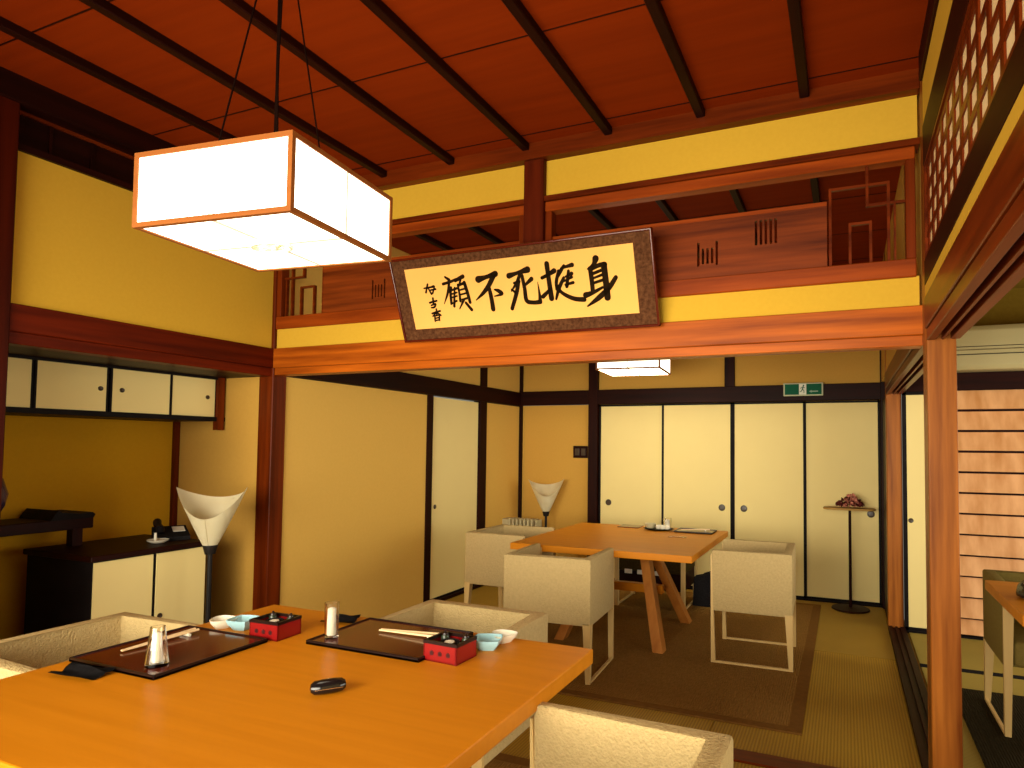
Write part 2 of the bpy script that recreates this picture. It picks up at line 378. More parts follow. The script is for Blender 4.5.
def transom(name, label, xa, xb, flip, board_x, origin):
    """framed opening with a plank, cut slits and a little key-pattern lattice at its outer end"""
    r = thing(name, label, 'transom panel', (origin,.04,2.04))
    o = -origin
    fz0, fz1 = .0, .535
    mb = B(xa+o,xb+o,-.034,.034,0,.075,.004,1).box(xa+o,xb+o,-.034,.034,.485,fz1,.004,1)
    mb.build('rail', M['rail_x'], r)
    B(xa+o,xa+.036+o,-.03,.03,.075,.485,.003,1).build('stile', M['red_z'], r)
    B(xb-.036+o,xb+o,-.03,.03,.075,.485,.003,1).build('stile', M['red_z'], r)
    b0, b1 = board_x
    # plank with openings cut for two groups of slits
    slits = []
    for cx, cz, n in (((2.627,.188,5),(2.884,.258,5)) if not flip else ((.76,.188,5),(1.02,.258,5))):
        for q in range(n):
            hz_ = .055 if (q in (0,n-1) or cz > .2) else .036
            slits.append((cx+(q-(n-1)/2)*.021-.0055, cx+(q-(n-1)/2)*.021+.0055, cz-hz_-(.0 if hz_ > .05 else .010), cz+hz_-(.0 if hz_ > .05 else .010)))
    slits.sort()
    mb = MB(); cur = b0
    for s0,s1,z0,z1 in slits:
        mb.box(cur+o,s0+o,-.012,.012,.07,.345)
        mb.box(s0+o,s1+o,-.012,.012,.07,z0).box(s0+o,s1+o,-.012,.012,z1,.345)
        cur = s1
    mb.box(cur+o,b1+o,-.012,.012,.07,.345)
    mb.build('plank', M['board_x'], r)
    B(b0+o,b1+o,-.016,.016,.340,.357).build('plank_cap', M['rail_x'], r)
    return r, o
r, o = transom('transom_panel', 'carved wooden transom right of the calligraphy with a square key pattern', 1.812, 3.47, False, (1.848,3.135), 2.64)
def bar(mb, pts, w=.011, o=0):
    for (xa,za),(xb,zb) in zip(pts, pts[1:]):
        if abs(xa-xb) < 1e-6: mb.box(xa-w/2+o,xa+w/2+o,-.010,.010,min(za,zb)-w/2-2.04,max(za,zb)+w/2-2.04)
        else: mb.box(min(xa,xb)+o,max(xa,xb)+o,-.009,.009,za-w/2-2.04,za+w/2-2.04)
mb = MB()
bar(mb, [(3.148,2.11),(3.148,2.448),(3.372,2.448),(3.372,2.11)], o=o)
bar(mb, [(3.292,2.53),(3.292,2.362),(3.44,2.362)], o=o)
bar(mb, [(3.225,2.11),(3.225,2.290),(3.304,2.290),(3.304,2.11)], o=o)
bar(mb, [(3.395,2.11),(3.395,2.362)], w=.008, o=o)
mb.build('key_lattice', M['red_x'], r)
r, o = transom('transom_panel', 'carved wooden transom behind the near lantern, left of the calligraphy', 0.0, 1.70, True, (.352,1.664), .85)
mb = MB()
bar(mb, [(.345,2.11),(.345,2.448),(.10,2.448),(.10,2.11)], o=o)
bar(mb, [(.19,2.53),(.19,2.352),(.04,2.352)], o=o)
bar(mb, [(.173,2.11),(.173,2.288),(.275,2.288),(.275,2.11)], o=o)
bar(mb, [(.055,2.11),(.055,2.352)], w=.008, o=o)
mb.build('key_lattice', M['red_x'], r)

# ---- right side
trim(B(W,W+.098,-.135,.0,0,2.87,.006,2), M['post_z'], 'tall honey brown post at the right between the rooms', 'post')
trim(B(W,W+.105,2.50,2.605,0,2.87,.005,1), M['post_z'], 'honey brown post at the far right beside the back doors', 'post')
trim(B(W+.01,W+.06,2.605,3.2,0,1.765), M['dark_z'], 'dark wooden side panel beside the flower stand', 'panel')
for y0,y1,lab in ((YN,-.135,'near'),(0,2.5,'far')):
    t = B(W-.007,W+.03,y0,y1,1.802,1.92,.003,1).box(W+.03,W+.108,y0,y1,1.80,1.9)
    for a,b_ in ((W,W+.028),(W+.048,W+.058),(W+.078,W+.110)):
        t.box(a,b_,y0,y1,1.758,1.80,.002,1)
    trim(t, M['red_y'], 'grooved red brown beam along the right of the %s room' % lab, 'beam')
S(B(W-.003,W+.06,YN,-.135,1.92,1.968).box(W-.003,W+.06,YN,-.135,2.583,2.765).build('wall_right', M['plaster']), 'mustard plaster strips above and below the lattice at right', 'wall')
S(B(W+.004,W+.06,0,3.25,1.92,2.88).build('wall_right_rear', M['plaster_far']), 'mustard plaster wall above the opening right of the far room', 'wall')
trim(B(W-.005,W+.06,YN,-.135,1.966,2.062,.003,1), M['dark_y'], 'dark rail below the lattice at right', 'rail')
trim(B(W-.005,W+.06,YN,-.135,2.425,2.585,.003,1), M['dark_y'], 'dark rail above the lattice at right', 'rail')
trim(B(W-.015,W+.06,YN,-.135,2.762,2.875,.003,1), M['dark_y'], 'dark crown beam along the right wall', 'beam')
lat = thing('lattice_panel', 'wooden lattice panel backed with pale paper on the upper right wall', 'lattice panel', (W+.004,-1.9,2.062))
y0,y1 = -1.72, 1.755
B(-.008,.022,y0,y1,0,.012).box(-.008,.022,y0,y1,.352,.364).box(-.008,.022,y0,y0+.03,.012,.352).box(-.008,.022,y1-.02,y1,.012,.352).build('frame', M['red_y'], lat)
B(.0035,.0065,y0+.01,y1-.01,.005,.36).build('backing_paper', M['latpaper'], lat)
mb = MB()
for k in range(5): mb.box(-.002,.003,y0,y1,.0245+.083*k-.021-.009,.0245+.083*k-.021+.015) if .012 < .0245+.083*k-.021-.010 else None
yy = 1.735-.045
while yy > y0+.03:
    mb.box(-.0015,.0032,yy-.017,yy+.017,.01,.355); yy -= .12
mb.build('lattice', M['red_z'], lat)

# ---- side room beyond the right-hand opening
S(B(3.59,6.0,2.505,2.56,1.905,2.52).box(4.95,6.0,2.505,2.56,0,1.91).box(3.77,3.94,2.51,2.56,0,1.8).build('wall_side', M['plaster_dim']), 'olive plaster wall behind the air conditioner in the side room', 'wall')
trim(B(3.59,6.0,2.475,2.545,1.775,1.912,.003,1), M['dark_x'], 'dark lintel above the slatted wooden shutter', 'beam')
d = S(B(3.622,3.772,2.492,2.508,.04,1.752).build('door_6', M['fusuma']), 'narrow strip of cream sliding door seen between the two honey posts', 'door')
B(3.595,3.622,2.488,2.512,0,1.77).box(3.595,3.80,2.488,2.512,0,.042).box(3.595,3.80,2.488,2.512,1.75,1.775).build('door_frame', M['black'], d)
MB().lathe([(0,.004),(.012,.003),(.016,.005),(.018,0)], 20, Matrix.Translation((3.645,2.492,.82)) @ Matrix.Rotation(PI/2,4,'X')).build('door_pull', M['pull'], d, smooth=True)
d = S(B(3.925,4.95,2.506,2.52,0,1.775).build('door_7', M['dark_x']), 'slatted cedar shutter door behind the side room table', 'door')
mb = MB(); zt = 1.775
for z in [1.622-.1485*k for k in range(11)]+[.02]:
    z = max(z,.02)
    if zt-z > .03:
        mb.hexa([(3.93,2.458,z+.017),(4.94,2.458,z+.017),(4.94,2.506,z+.017),(3.93,2.506,z+.017)],[(3.93,2.494,zt),(4.94,2.494,zt),(4.94,2.507,zt),(3.93,2.507,zt)])
    zt = z
mb.build('slats', M['louver'], d)
d = S(B(W+.046,W+.062,-3.6,-1.60,.035,1.752).build('door_8', M['fusuma']), 'added unseen cream sliding door keeping rear daylight out of the side room', 'door')  # added out of view to block rear daylight from the side room
B(W+.042,W+.066,-3.62,-3.60,.035,1.757).box(W+.042,W+.066,-1.60,-1.58,.035,1.757).build('door_frame', M['black'], d)
S(B(3.59,6.0,2.47,2.515,0,.02).build('baseboard_side', M['black']), 'dark sill strip under the slatted shutter', 'baseboard')
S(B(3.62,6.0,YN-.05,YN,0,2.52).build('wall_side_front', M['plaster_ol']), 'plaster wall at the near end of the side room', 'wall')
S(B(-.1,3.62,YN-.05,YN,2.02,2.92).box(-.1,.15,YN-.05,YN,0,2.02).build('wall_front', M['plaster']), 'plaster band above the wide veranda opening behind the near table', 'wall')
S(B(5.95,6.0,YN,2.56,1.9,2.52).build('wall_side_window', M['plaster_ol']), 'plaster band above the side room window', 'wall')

# ================================================================== THINGS
# ---- tub chairs
def shell_outline(w, d, t):
    return [(-w/2,-d/2),(-w/2,d/2),(w/2,d/2),(w/2,-d/2),(w/2-t,-d/2),(w/2-t,d/2-t),(-w/2+t,d/2-t),(-w/2+t,-d/2)]
GR = 'oatmeal tub chairs around the tables'
def make_chair(label, w=.54, d=.48):
    r = thing('tub_chair', label, 'chair', group=GR)
    t = .042
    MB().prism(shell_outline(w,d,t), .315, .69, .010, 2).box(-w/2+.02,w/2-.02,-d/2+.03,d/2-.02,.315,.365).build('shell', M['fabric'], r, smooth=True)
    B(-w/2+t+.002,w/2-t-.002,-d/2+.000,d/2-t-.002,.318,.435,.022,3).build('seat', M['darkfab'], r, smooth=True)
    for sx in (-1,1):
        # front leg: pale strip up the front edge of the arm, tapering to the floor
        xo = sx*(w/2); xi = sx*(w/2-.046); xt = sx*(w/2-.026)
        MB().hexa([(xo,-d/2-.004,0),(xt,-d/2-.004,0),(xt,-d/2+.022,0),(xo,-d/2+.022,0)],[(xo,-d/2-.006,.66),(xi,-d/2-.006,.66),(xi,-d/2+.001,.66),(xo,-d/2+.001,.66)]).build('leg', M['chairwood'], r)
        MB().hexa([(xo,d/2,0),(xt,d/2,0),(xt,d/2-.024,0),(xo,d/2-.024,0)],[(xo,d/2,.33),(xi,d/2,.33),(xi,d/2-.046,.33),(xo,d/2-.046,.33)]).build('leg', M['chairwood'], r)
        xa, xb = sorted((xo, sx*(w/2-.016)))
        B(xa,xb,-d/2+.01,d/2-.012,0,.012).build('runner', M['chairwood'], r)
    return r
Z0 = .017
ch = make_chair('oatmeal tub chair turned away from us in front of the far table')
R = math.radians
ch.location = (1.592,.742,Z0); ch.rotation_euler = (0,0,PI+R(3.5))
copy_tree(ch, (.855,1.475,Z0), R(90), 'oatmeal tub chair at the left end of the far table, partly hidden')
copy_tree(ch, (2.655,1.465,Z0), R(-90)+R(2), 'oatmeal tub chair alone at the right end of the far table')
r = thing('shaded_chair_standin','low dark seat with pale legs and three white tags, seen beneath the far table','stool',(1.70,2.53,Z0))  # replaces a chair in shadow; dark seat and apron paint its shade
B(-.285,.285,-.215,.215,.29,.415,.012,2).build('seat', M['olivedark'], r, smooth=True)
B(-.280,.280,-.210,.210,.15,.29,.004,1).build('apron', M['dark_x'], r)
for x in (-.185,-.075,.075): B(x-.032,x+.032,-.222,-.214,.270,.305,.001,1).build('tag', M['note'], r)  # pale rectangles on the front face
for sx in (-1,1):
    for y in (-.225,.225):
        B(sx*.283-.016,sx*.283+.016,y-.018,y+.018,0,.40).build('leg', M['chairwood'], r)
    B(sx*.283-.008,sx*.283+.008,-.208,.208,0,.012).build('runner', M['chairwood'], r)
copy_tree(ch, (1.875,-.845,Z0), 0, 'oatmeal tub chair behind the near table, beside the tray with the crimson box')
copy_tree(ch, (.925,-1.525,Z0), R(90), 'oatmeal tub chair at the left end of the near table, before the cabinet')
copy_tree(ch, (2.725,-1.65,Z0), R(-90), 'oatmeal tub chair at the right end of the near table, cut by the bottom edge')
copy_tree(ch, (1.70,-2.392,Z0), PI, 'oatmeal tub chair at the near side of the near table, only its corner showing')
rc = copy_tree(ch, (4.145,.955,.017), 0, 'oatmeal tub chair, shade painted into its cloth, at the side room table before the slatted shutter')
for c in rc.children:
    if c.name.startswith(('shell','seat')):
        c.data = c.data.copy(); c.data.materials[0] = M['fabric_shaded']  # swaps in the cloth with shade painted into its colour

# ---- tables
def make_table(label, wx, wy, loc, lx=(-.33,.33), h=.72):
    r = thing('dining_table', label, 'table', loc)
    B(-wx/2,wx/2,-wy/2,wy/2,h-.044,h,.004,2).build('tabletop', M['table'], r)
    for x in lx:
        for s in (-1,1):
            yb, yt = s*.385, s*.06; xt = x*.42
            MB().hexa([(x-.034,yb-.045,0),(x+.034,yb-.045,0),(x+.034,yb+.045,0),(x-.034,yb+.045,0)],[(xt-.030,yt-.045,h-.04),(xt+.030,yt-.045,h-.04),(xt+.030,yt+.045,h-.04),(xt-.030,yt+.045,h-.04)]).build('leg', M['leg'], r)
        B(x*.42-.03,x*.42+.03,-.11,.11,h-.11,h-.044).build('leg_brace', M['leg'], r)
    B(lx[0]*.78,lx[1]*.78,-.03,.03,.285,.345,.004,1).build('stretcher', M['table'], r)
    return r
make_table('large amber oak table in the near room set with two trays', 1.295, 1.10, (1.848,-1.588,Z0))
make_table('amber oak table in the far room between four chairs', 1.240, 1.29, (1.724,1.64,Z0), (-.35,.35), .673)
make_table('amber table at the right edge, in the side room', 1.25, .70, (4.425,.335,.017))
# ---- carpets
def rug(name, label, x0,x1,y0,y1, m, z=.006):
    cx, cy = (x0+x1)/2, (y0+y1)/2
    r = thing(name, label, 'rug', (cx,cy,z))
    hx, hy = (x1-x0)/2, (y1-y0)/2
    B(-hx+.06,hx-.06,-hy+.06,hy-.06,0,.010).build('pile', m, r)
    B(-hx,hx,-hy,-hy+.06,0,.0095).box(-hx,hx,hy-.06,hy,0,.0095).box(-hx,-hx+.06,-hy+.06,hy-.06,0,.0095).box(hx-.06,hx,-hy+.06,hy-.06,0,.0095).build('binding', M['rugedge'] if m is M['rug'] else M['rugdark'], r)
    return r
rug('carpet_rug','brown ribbed carpet under the far table', .72,3.00,.36,3.04, M['rug'])
rug('carpet_rug','brown ribbed carpet under the near table', .55,3.05,-3.3,-.37, M['rug'])
rug('carpet_rug','near black carpet under the side room table', 3.735,5.6,-2.4,1.335, M['rugdark'])

# ---- lanterns
def lantern(name, label, cx, cy, z0, sx, sy, h, m, mb_, hook, big=True, rz=0.0):
    r = thing(name, label, 'lamp', (cx,cy,z0), math.radians(rz))
    a, b_ = sx/2, sy/2; w = .013
    fr_ = MB()
    for x in (-a,a-w):
        for y in (-b_,b_-w): fr_.box(x,x+w,y,y+w,0,h)
    for z in (0,h-w):
        fr_.box(-a+w,a-w,-b_,-b_+w,z,z+w).box(-a+w,a-w,b_-w,b_,z,z+w).box(-a,-a+w,-b_+w,b_-w,z,z+w).box(a-w,a,-b_+w,b_-w,z,z+w)
    fr_.build('frame', M['lampframe'], r)
    B(-a+w,a-w,-b_+.004,-b_+.007,w,h-w).build('pane', m, r)
    B(-a+w,a-w,b_-.007,b_-.004,w,h-w).build('pane', m, r)
    B(-a+.004,-a+.007,-b_+w,b_-w,w,h-w).build('pane', m, r)
    B(a-.007,a-.004,-b_+w,b_-w,w,h-w).build('pane', m, r)
    bp = B(-a+w,a-w,-b_+w,b_-w,.004,.007).build('bottom_pane', mb_, r)
    q = .0035
    for xa,xb,ya,yb in ((-q,q,-b_+.0028,-b_+.0038),(-q,q,b_-.0038,b_-.0028),(-a+.0028,-a+.0038,-q,q),(a-.0038,a-.0028,-q,q)):
        B(xa,xb,ya,yb,w,h-w).build('paper_seam', M['seam'], r)
    q = .0075; B(-q,q,-b_+w,b_-w,.0025,.0037).box(-a+w,-q,-q,q,.0025,.0037).box(q,a-w,-q,q,.0025,.0037).build('bottom_seam', M['seam'], bp)
    if big:
        cr = MB()
        pts = [(.058*math.cos(q_*PI/12), .040*math.sin(q_*PI/12), -.002) for q_ in range(25)]
        cr.tube(pts, .0065, 6)
        cr.tube([(-.030,-.018,-.002),(.0,.020,-.002),(.030,-.016,-.002)], .0065, 6).tube([(-.036,.012,-.002),(.034,.010,-.002)], .006, 6)
        cr.build('crest', M['crest'], bp)
    B(-a+w,a-w,-b_+w,b_-w,h-.009,h-.006).build('added_top_pane', M['lamptop'] if big else M['lamptop2'], r)  # added cover, unseen from below; its glow sets the light on the ceiling
    for y in (-1,1):
        MB().tube([(.018,y*(b_-.007),h-.004),(.004,y*.012,hook)], .0024, 6).build('suspension_cord', M['wire'], r)
    MB().tube([(-.004,.004,h-.01),(-.002,.004,h+.3),(.0,.0,hook)], .0045, 8).build('power_cord', M['wire'], r)
    MB().tube([(.014,-.004,h-.01),(.006,-.004,h+.3),(.016,.0,hook)], .0030, 8).build('power_cord', M['wire'], r)
    MB().lathe([(0,hook-.03),(.035,hook-.03),(.045,hook-.012),(.045,hook-.001),(0,hook-.001)], 24).build('ceiling_rose', M['blackmetal'], r, smooth=True)
    return r
lantern('pendant_lantern','large square paper lantern hanging lit over the near table', 1.714,-1.553,1.90, .490,.437,.197, M['lamp'], M['lampb'], H-1.90, True, 6.8)
lantern('pendant_lantern','small lit paper lantern hanging in the far room below the beam', 1.612,2.14,1.952, .515,.50,.165, M['lamp2'], M['lamp2b'], H-1.952, False, 5.0)

# ---- floor lamps with a wrapped paper cone
def cone_lamp(label, loc, rz, sc=1.0, hpole=.715):
    r = thing('floor_lamp', label, 'lamp', loc, rz)
    MB().lathe([(0,0),(.135,0),(.14,.006),(.13,.016),(.02,.026),(0,.026)], 32).build('base', M['blackmetal'], r, smooth=True)
    MB().lathe([(0,.02),(.0125,.02),(.0125,hpole),(0,hpole)], 16).build('pole', M['blackmetal'], r, smooth=True)
    MB().lathe([(0,hpole-.02),(.026,hpole-.02),(.036,hpole+.02),(.036,hpole+.028),(0,hpole+.028)], 24).build('collar', M['blackmetal'], r, smooth=True)
    h = .315*sc; N_ = 72
    def top(a):   # rim: pointed wings left and right, a shallow dip behind, a deep broad dip in front
        sa = math.sin(a)
        return h*(1 - (.52*abs(sa)**.75 if sa < 0 else .20*sa**1.1))
    rows = []
    for k in range(13):
        f = k/12; row = []
        for i in range(N_+1):
            a = -PI/2 + 2*PI*i/N_                     # the lap of the wrapped sheet runs down the front
            z = top(a)*f
            rad = .030 + (.142*sc)*(z/h)**.95 + .005*(i/N_)
            row.append((rad*math.cos(a), rad*math.sin(a)*.90, hpole+.022+z))
        rows.append(row)
    MB().grid(rows, .003).build('lamp_shade', M['lampshade'], r, smooth=True)
    return r
cone_lamp('floor lamp with a white paper cone shade beside the alcove cabinet', (.06,-.427,.006), R(34), 1.0, .765)
cone_lamp('floor lamp with a white paper cone shade in the far left corner', (.42,3.0,.006), R(28), 1.06, .655)

# ---- alcove: hanging cabinet, shelf, low cabinet
r = thing('hanging_cabinet','row of small cream sliding doors hung high in the alcove','cabinet',(-.45,-.68,1.48))
B(-.44,.0,-.715,.66,0,.026).box(-.44,.0,-.715,.66,.274,.276).box(-.44,-.42,-.715,.66,0,.276).build('body', M['dark_y'], r)
B(-.02,.004,-.715,.72,0,.026).box(-.02,.004,-.715,.72,.262,.276).build('rail', M['black'], r)
B(-.028,.012,.660,.705,-.055,.276).build('end_post', M['red_z'], r)
for i,(a,b_,p,fx) in enumerate(((-.70,-.330,None,-.012),(-.320,.012,-.022,-.005),(.032,.362,.088,-.005),(.372,.660,.605,-.012))):
    dd = B(fx-.008,fx,a+.004,b_-.004,.028,.262).build('door', M['fusuma'], r)
    B(fx-.009,fx+.002,a-.005,a+.005,.026,.264).box(fx-.009,fx+.002,b_-.005,b_+.005,.026,.264).build('door_edge', M['black'], dd)
    if p is not None:
        MB().lathe([(0,.002),(.009,.002),(.012,.004),(.013,0)], 18, Matrix.Translation((fx,p,.148)) @ Matrix.Rotation(PI/2,4,'Y')).build('door_pull', M['pull'], dd, smooth=True)
r = thing('low_cabinet','low black cabinet with cream sliding doors in the alcove','cabinet',(-.50,-.58,.05))
B(-.21,.325,-.290,.305,.02,.712).build('body', M['black'], r)
B(-.21,.35,-.312,.31,.712,.740,.003,1).build('top', M['dark_y'], r)
for a,b_,p in ((-.288,.002,-.030),(.022,.302,.047)):
    dd = B(.322,.332,a,b_,.05,.705).build('door', M['fusuma'], r)
    MB().lathe([(0,.002),(.010,.002),(.013,.004),(.014,0)], 18, Matrix.Translation((.332,p,.375)) @ Matrix.Rotation(PI/2,4,'Y')).build('door_pull', M['pull'], dd, smooth=True)
r = thing('staggered_shelf','dark floating shelf with an upturned end above the low cabinet','shelf',(-.70,-1.02,.79))
B(-.16,.12,-.375,.385,.088,.145,.003,1).build('board', M['dark_y'], r)
pts = [(0,.0),(.205,.0),(.215,.018),(.20,.030),(.14,.026),(.05,.040),(.035,.052),(.02,.034)]
MB().prism([(p[0],p[1]) for p in pts], -.16, .122, M=Matrix.Translation((0,.178,.143)) @ Matrix(((0,0,1,0),(1,0,0,0),(0,1,0,0),(0,0,0,1)))).build('upturned_end', M['black'], r)
B(.07,.12,.283,.333,.0,.090).build('strut', M['dark_z'], r)
o = MB().lathe([(0,0),(.05,0),(.062,.012),(.10,.09),(.112,.15),(.09,.225),(.05,.255),(.045,.285),(.058,.295),(.050,.298),(.038,.285),(.0,.28)], 36).build('vase', M['purple'], None, (-.66,-1.112,.935), smooth=True)
tag(o, 'dark glossy vase on the floating shelf at the left edge', 'vase')
# ---- telephone and note on the low cabinet
r = thing('telephone','black desk telephone on the low cabinet behind the lamp','telephone',(-.40,-.325,.79), R(62))
MB().hexa([(-.085,-.10,0),(.085,-.10,0),(.085,.08,0),(-.085,.08,0)],[(-.085,-.10,.022),(.085,-.10,.022),(.085,.08,.065),(-.085,.08,.065)]).build('body', M['blackmat'], r)
MB().tube([(-.06,-.085,.045),(-.06,-.075,.066),(-.06,.0,.085),(-.06,.065,.092),(-.06,.08,.075)], [.018,.022,.013,.022,.018], 12).build('handset', M['black'], r, smooth=True)
MB().hexa([(.01,-.02,.041),(.07,-.02,.041),(.07,.05,.060),(.01,.05,.060)],[(.01,-.02,.044),(.07,-.02,.044),(.07,.05,.063),(.01,.05,.063)]).build('keypad', M['note'], r)
o = MB().lathe([(0,0),(.028,0),(.05,.012),(.055,.02),(.047,.014),(0,.008)], 28).lathe([(0,.008),(.009,.008),(.006,.055),(0,.057)], 12, Matrix.Translation((-.02,0,0))).build('candle_dish', M['white'], None, (-.30,-.468,.79), smooth=True)
tag(o, 'small white dish with an upright stub on the low cabinet', 'dish')

# ---- calligraphy frame, leaning forward from the beam
fr = thing('calligraphy_frame','framed black brush calligraphy leaning forward above the cross beam','framed calligraphy',(1.716,-.034,1.898))
tilt = Matrix.Rotation(R(20.5),4,'X')
FW, FH = 1.42, .437
def tb(mb, name, m, parent=fr, smooth=False):
    mb.bm.transform(tilt); return mb.build(name, m, parent, smooth=smooth)
tb(B(-FW/2,FW/2,.0,.018,0,FH,.006,2).box(-FW/2,FW/2,-.012,.004,0,.012,.004,2).box(-FW/2,FW/2,-.012,.004,FH-.012,FH,.004,2).box(-FW/2,-FW/2+.012,-.012,.004,0,FH,.004,2).box(FW/2-.012,FW/2,-.012,.004,0,FH,.004,2), 'frame', M['lacq'])
tb(B(-FW/2+.01,FW/2-.01,-.003,.002,.01,FH-.01), 'brocade_mount', M['mount'])
pp = tb(B(-.625,.617,-.0045,.0,.067,.380), 'paper', M['paper'])
ST = {'ko':[[(-0.386,0.3216,0.0029),(-0.3654,0.306,0.0047)],[(-0.4052,0.2881,0.0041),(-0.36,0.2955,0.0041),(-0.3221,0.3052,0.0035)],[(-0.3676,0.2933,0.0041),(-0.383,0.2475,0.0041),(-0.4185,0.1882,0.0012)],[(-0.3615,0.2662,0.0041),(-0.3707,0.2346,0.0041),(-0.3752,0.1876,0.0042)],[(-0.3753,0.2498,0.003),(-0.3264,0.26,0.0035)],[(-0.3673,0.2331,0.0024),(-0.3321,0.2394,0.0026)],[(-0.3703,0.2156,0.0024),(-0.3351,0.222,0.0026)],[(-0.3401,0.2642,0.0029),(-0.3477,0.2325,0.0032),(-0.3613,0.1717,0.0042)],[(-0.3799,0.1821,0.0018),(-0.3408,0.1978,0.0029)],[(-0.3305,0.2984,0.0047),(-0.2811,0.315,0.0058)],[(-0.2947,0.3065,0.0029),(-0.3087,0.2788,0.0035)],[(-0.3184,0.2768,0.0035),(-0.3183,0.2358,0.0035),(-0.3196,0.1948,0.0041)],[(-0.3171,0.272,0.0035),(-0.2794,0.2835,0.0041)],[(-0.2792,0.2846,0.0052),(-0.2709,0.2373,0.0052),(-0.2644,0.1843,0.0047)],[(-0.3116,0.2498,0.0026),(-0.2734,0.2562,0.0029)],[(-0.3127,0.2265,0.0026),(-0.2717,0.2327,0.0029)],[(-0.3151,0.2003,0.0026),(-0.2711,0.207,0.0035)],[(-0.2989,0.1989,0.0041),(-0.3321,0.1558,0.0018)],[(-0.2894,0.1835,0.0041),(-0.2623,0.1462,0.0047)]],'fu':[[(-0.1958,0.2926,0.0097),(-0.1477,0.3003,0.0057),(-0.0952,0.3107,0.0084)],[(-0.102,0.3098,0.0073),(-0.1407,0.2597,0.0068),(-0.1809,0.2234,0.0052),(-0.2264,0.1927,0.0017)],[(-0.1421,0.2427,0.0057),(-0.1387,0.1967,0.0063),(-0.1382,0.1405,0.0069)],[(-0.114,0.2356,0.0023),(-0.0919,0.2267,0.0057),(-0.0756,0.2111,0.0045),(-0.1193,0.203,0.0017)]],'shi':[[(-0.0226,0.2942,0.0078),(0.0259,0.3037,0.005),(0.0821,0.3142,0.0087)],[(0.0392,0.2978,0.005),(0.0161,0.2614,0.0044),(-0.021,0.2202,0.0022)],[(-0.0008,0.2574,0.0033),(0.0293,0.2628,0.0039)],[(0.0253,0.266,0.0055),(0.0065,0.2121,0.0061),(-0.0316,0.1355,0.0056)],[(-0.0198,0.2285,0.0022),(0.0057,0.2066,0.005)],[(0.0481,0.2886,0.005),(0.0525,0.2245,0.0055),(0.0537,0.1689,0.0061),(0.087,0.1561,0.0055),(0.1262,0.1561,0.006)],[(0.1262,0.1561,0.006),(0.1277,0.1956,0.0038),(0.1265,0.2516,0.0008)],[(0.0963,0.2688,0.006),(0.0493,0.237,0.0028)]],'tei':[[(0.1868,0.331,0.007),(0.1866,0.2662,0.0065),(0.1879,0.1684,0.0076)],[(0.1528,0.2686,0.0049),(0.1855,0.2799,0.0048),(0.2196,0.2952,0.007)],[(0.1448,0.1803,0.006),(0.1914,0.2143,0.0038)],[(0.2571,0.3029,0.0032),(0.2868,0.3092,0.0042),(0.3148,0.3136,0.0058)],[(0.2725,0.3135,0.0042),(0.2531,0.2916,0.0053),(0.2342,0.2694,0.0053)],[(0.2424,0.2927,0.0043),(0.2248,0.2462,0.0048),(0.2213,0.2088,0.0043)],[(0.2647,0.2583,0.0043),(0.2341,0.213,0.0054),(0.2118,0.1636,0.0033)],[(0.2743,0.2626,0.0027),(0.307,0.2742,0.0053)],[(0.2927,0.2874,0.0042),(0.2751,0.2171,0.0048)],[(0.2625,0.2425,0.0027),(0.3065,0.2583,0.0037)],[(0.2691,0.2257,0.0032),(0.3095,0.2325,0.0042)],[(0.2213,0.2304,0.0043),(0.246,0.1903,0.0048),(0.3017,0.1585,0.0059),(0.3548,0.1496,0.0064)]],'mi':[[(0.4344,0.3303,0.0087),(0.4207,0.3049,0.0052),(0.3908,0.2873,0.0026)],[(0.4025,0.2887,0.0062),(0.4034,0.2389,0.0063),(0.4025,0.1892,0.0058)],[(0.4127,0.2876,0.0052),(0.4485,0.2992,0.0057),(0.4738,0.299,0.0077)],[(0.4707,0.2967,0.0082),(0.4718,0.2268,0.0083),(0.4715,0.15,0.0088)],[(0.4154,0.2649,0.0042),(0.4655,0.2782,0.0041)],[(0.4126,0.2432,0.0031),(0.4657,0.2575,0.0036)],[(0.4125,0.2213,0.0036),(0.4682,0.2334,0.0041)],[(0.365,0.1689,0.0079),(0.404,0.1785,0.0052),(0.4522,0.1976,0.0036)],[(0.5218,0.2372,0.0056),(0.4826,0.1921,0.0067),(0.4293,0.1526,0.0068),(0.3679,0.1167,0.0021)]],'sig1':[[(-0.5247,0.2761,0.0023),(-0.4674,0.2797,0.003)],[(-0.4985,0.2946,0.003),(-0.5173,0.2543,0.003)],[(-0.5012,0.2799,0.0023),(-0.4851,0.2439,0.003)],[(-0.4784,0.2807,0.0022),(-0.4595,0.2819,0.0022),(-0.4769,0.2477,0.003)],[(-0.4891,0.2637,0.0023),(-0.4548,0.2666,0.003)]],'sig2':[[(-0.5063,0.2005,0.003),(-0.4617,0.2073,0.003)],[(-0.4815,0.2225,0.003),(-0.4853,0.1913,0.003)],[(-0.4994,0.1864,0.0023),(-0.472,0.1917,0.003),(-0.4824,0.176,0.003),(-0.5016,0.1745,0.0023)]],'sig3':[[(-0.5033,0.1444,0.003),(-0.4526,0.1541,0.003)],[(-0.4732,0.1647,0.003),(-0.4775,0.1304,0.0023)],[(-0.4761,0.1484,0.0023),(-0.5023,0.1292,0.0023)],[(-0.4743,0.1482,0.0023),(-0.4529,0.1316,0.003)],[(-0.4905,0.1313,0.0023),(-0.4935,0.1043,0.003)],[(-0.4908,0.1298,0.0023),(-0.464,0.1324,0.0023),(-0.4667,0.1069,0.003)],[(-0.4911,0.1177,0.0023),(-0.4661,0.1205,0.0023)],[(-0.4932,0.1058,0.0023),(-0.4664,0.1084,0.0023)]]}
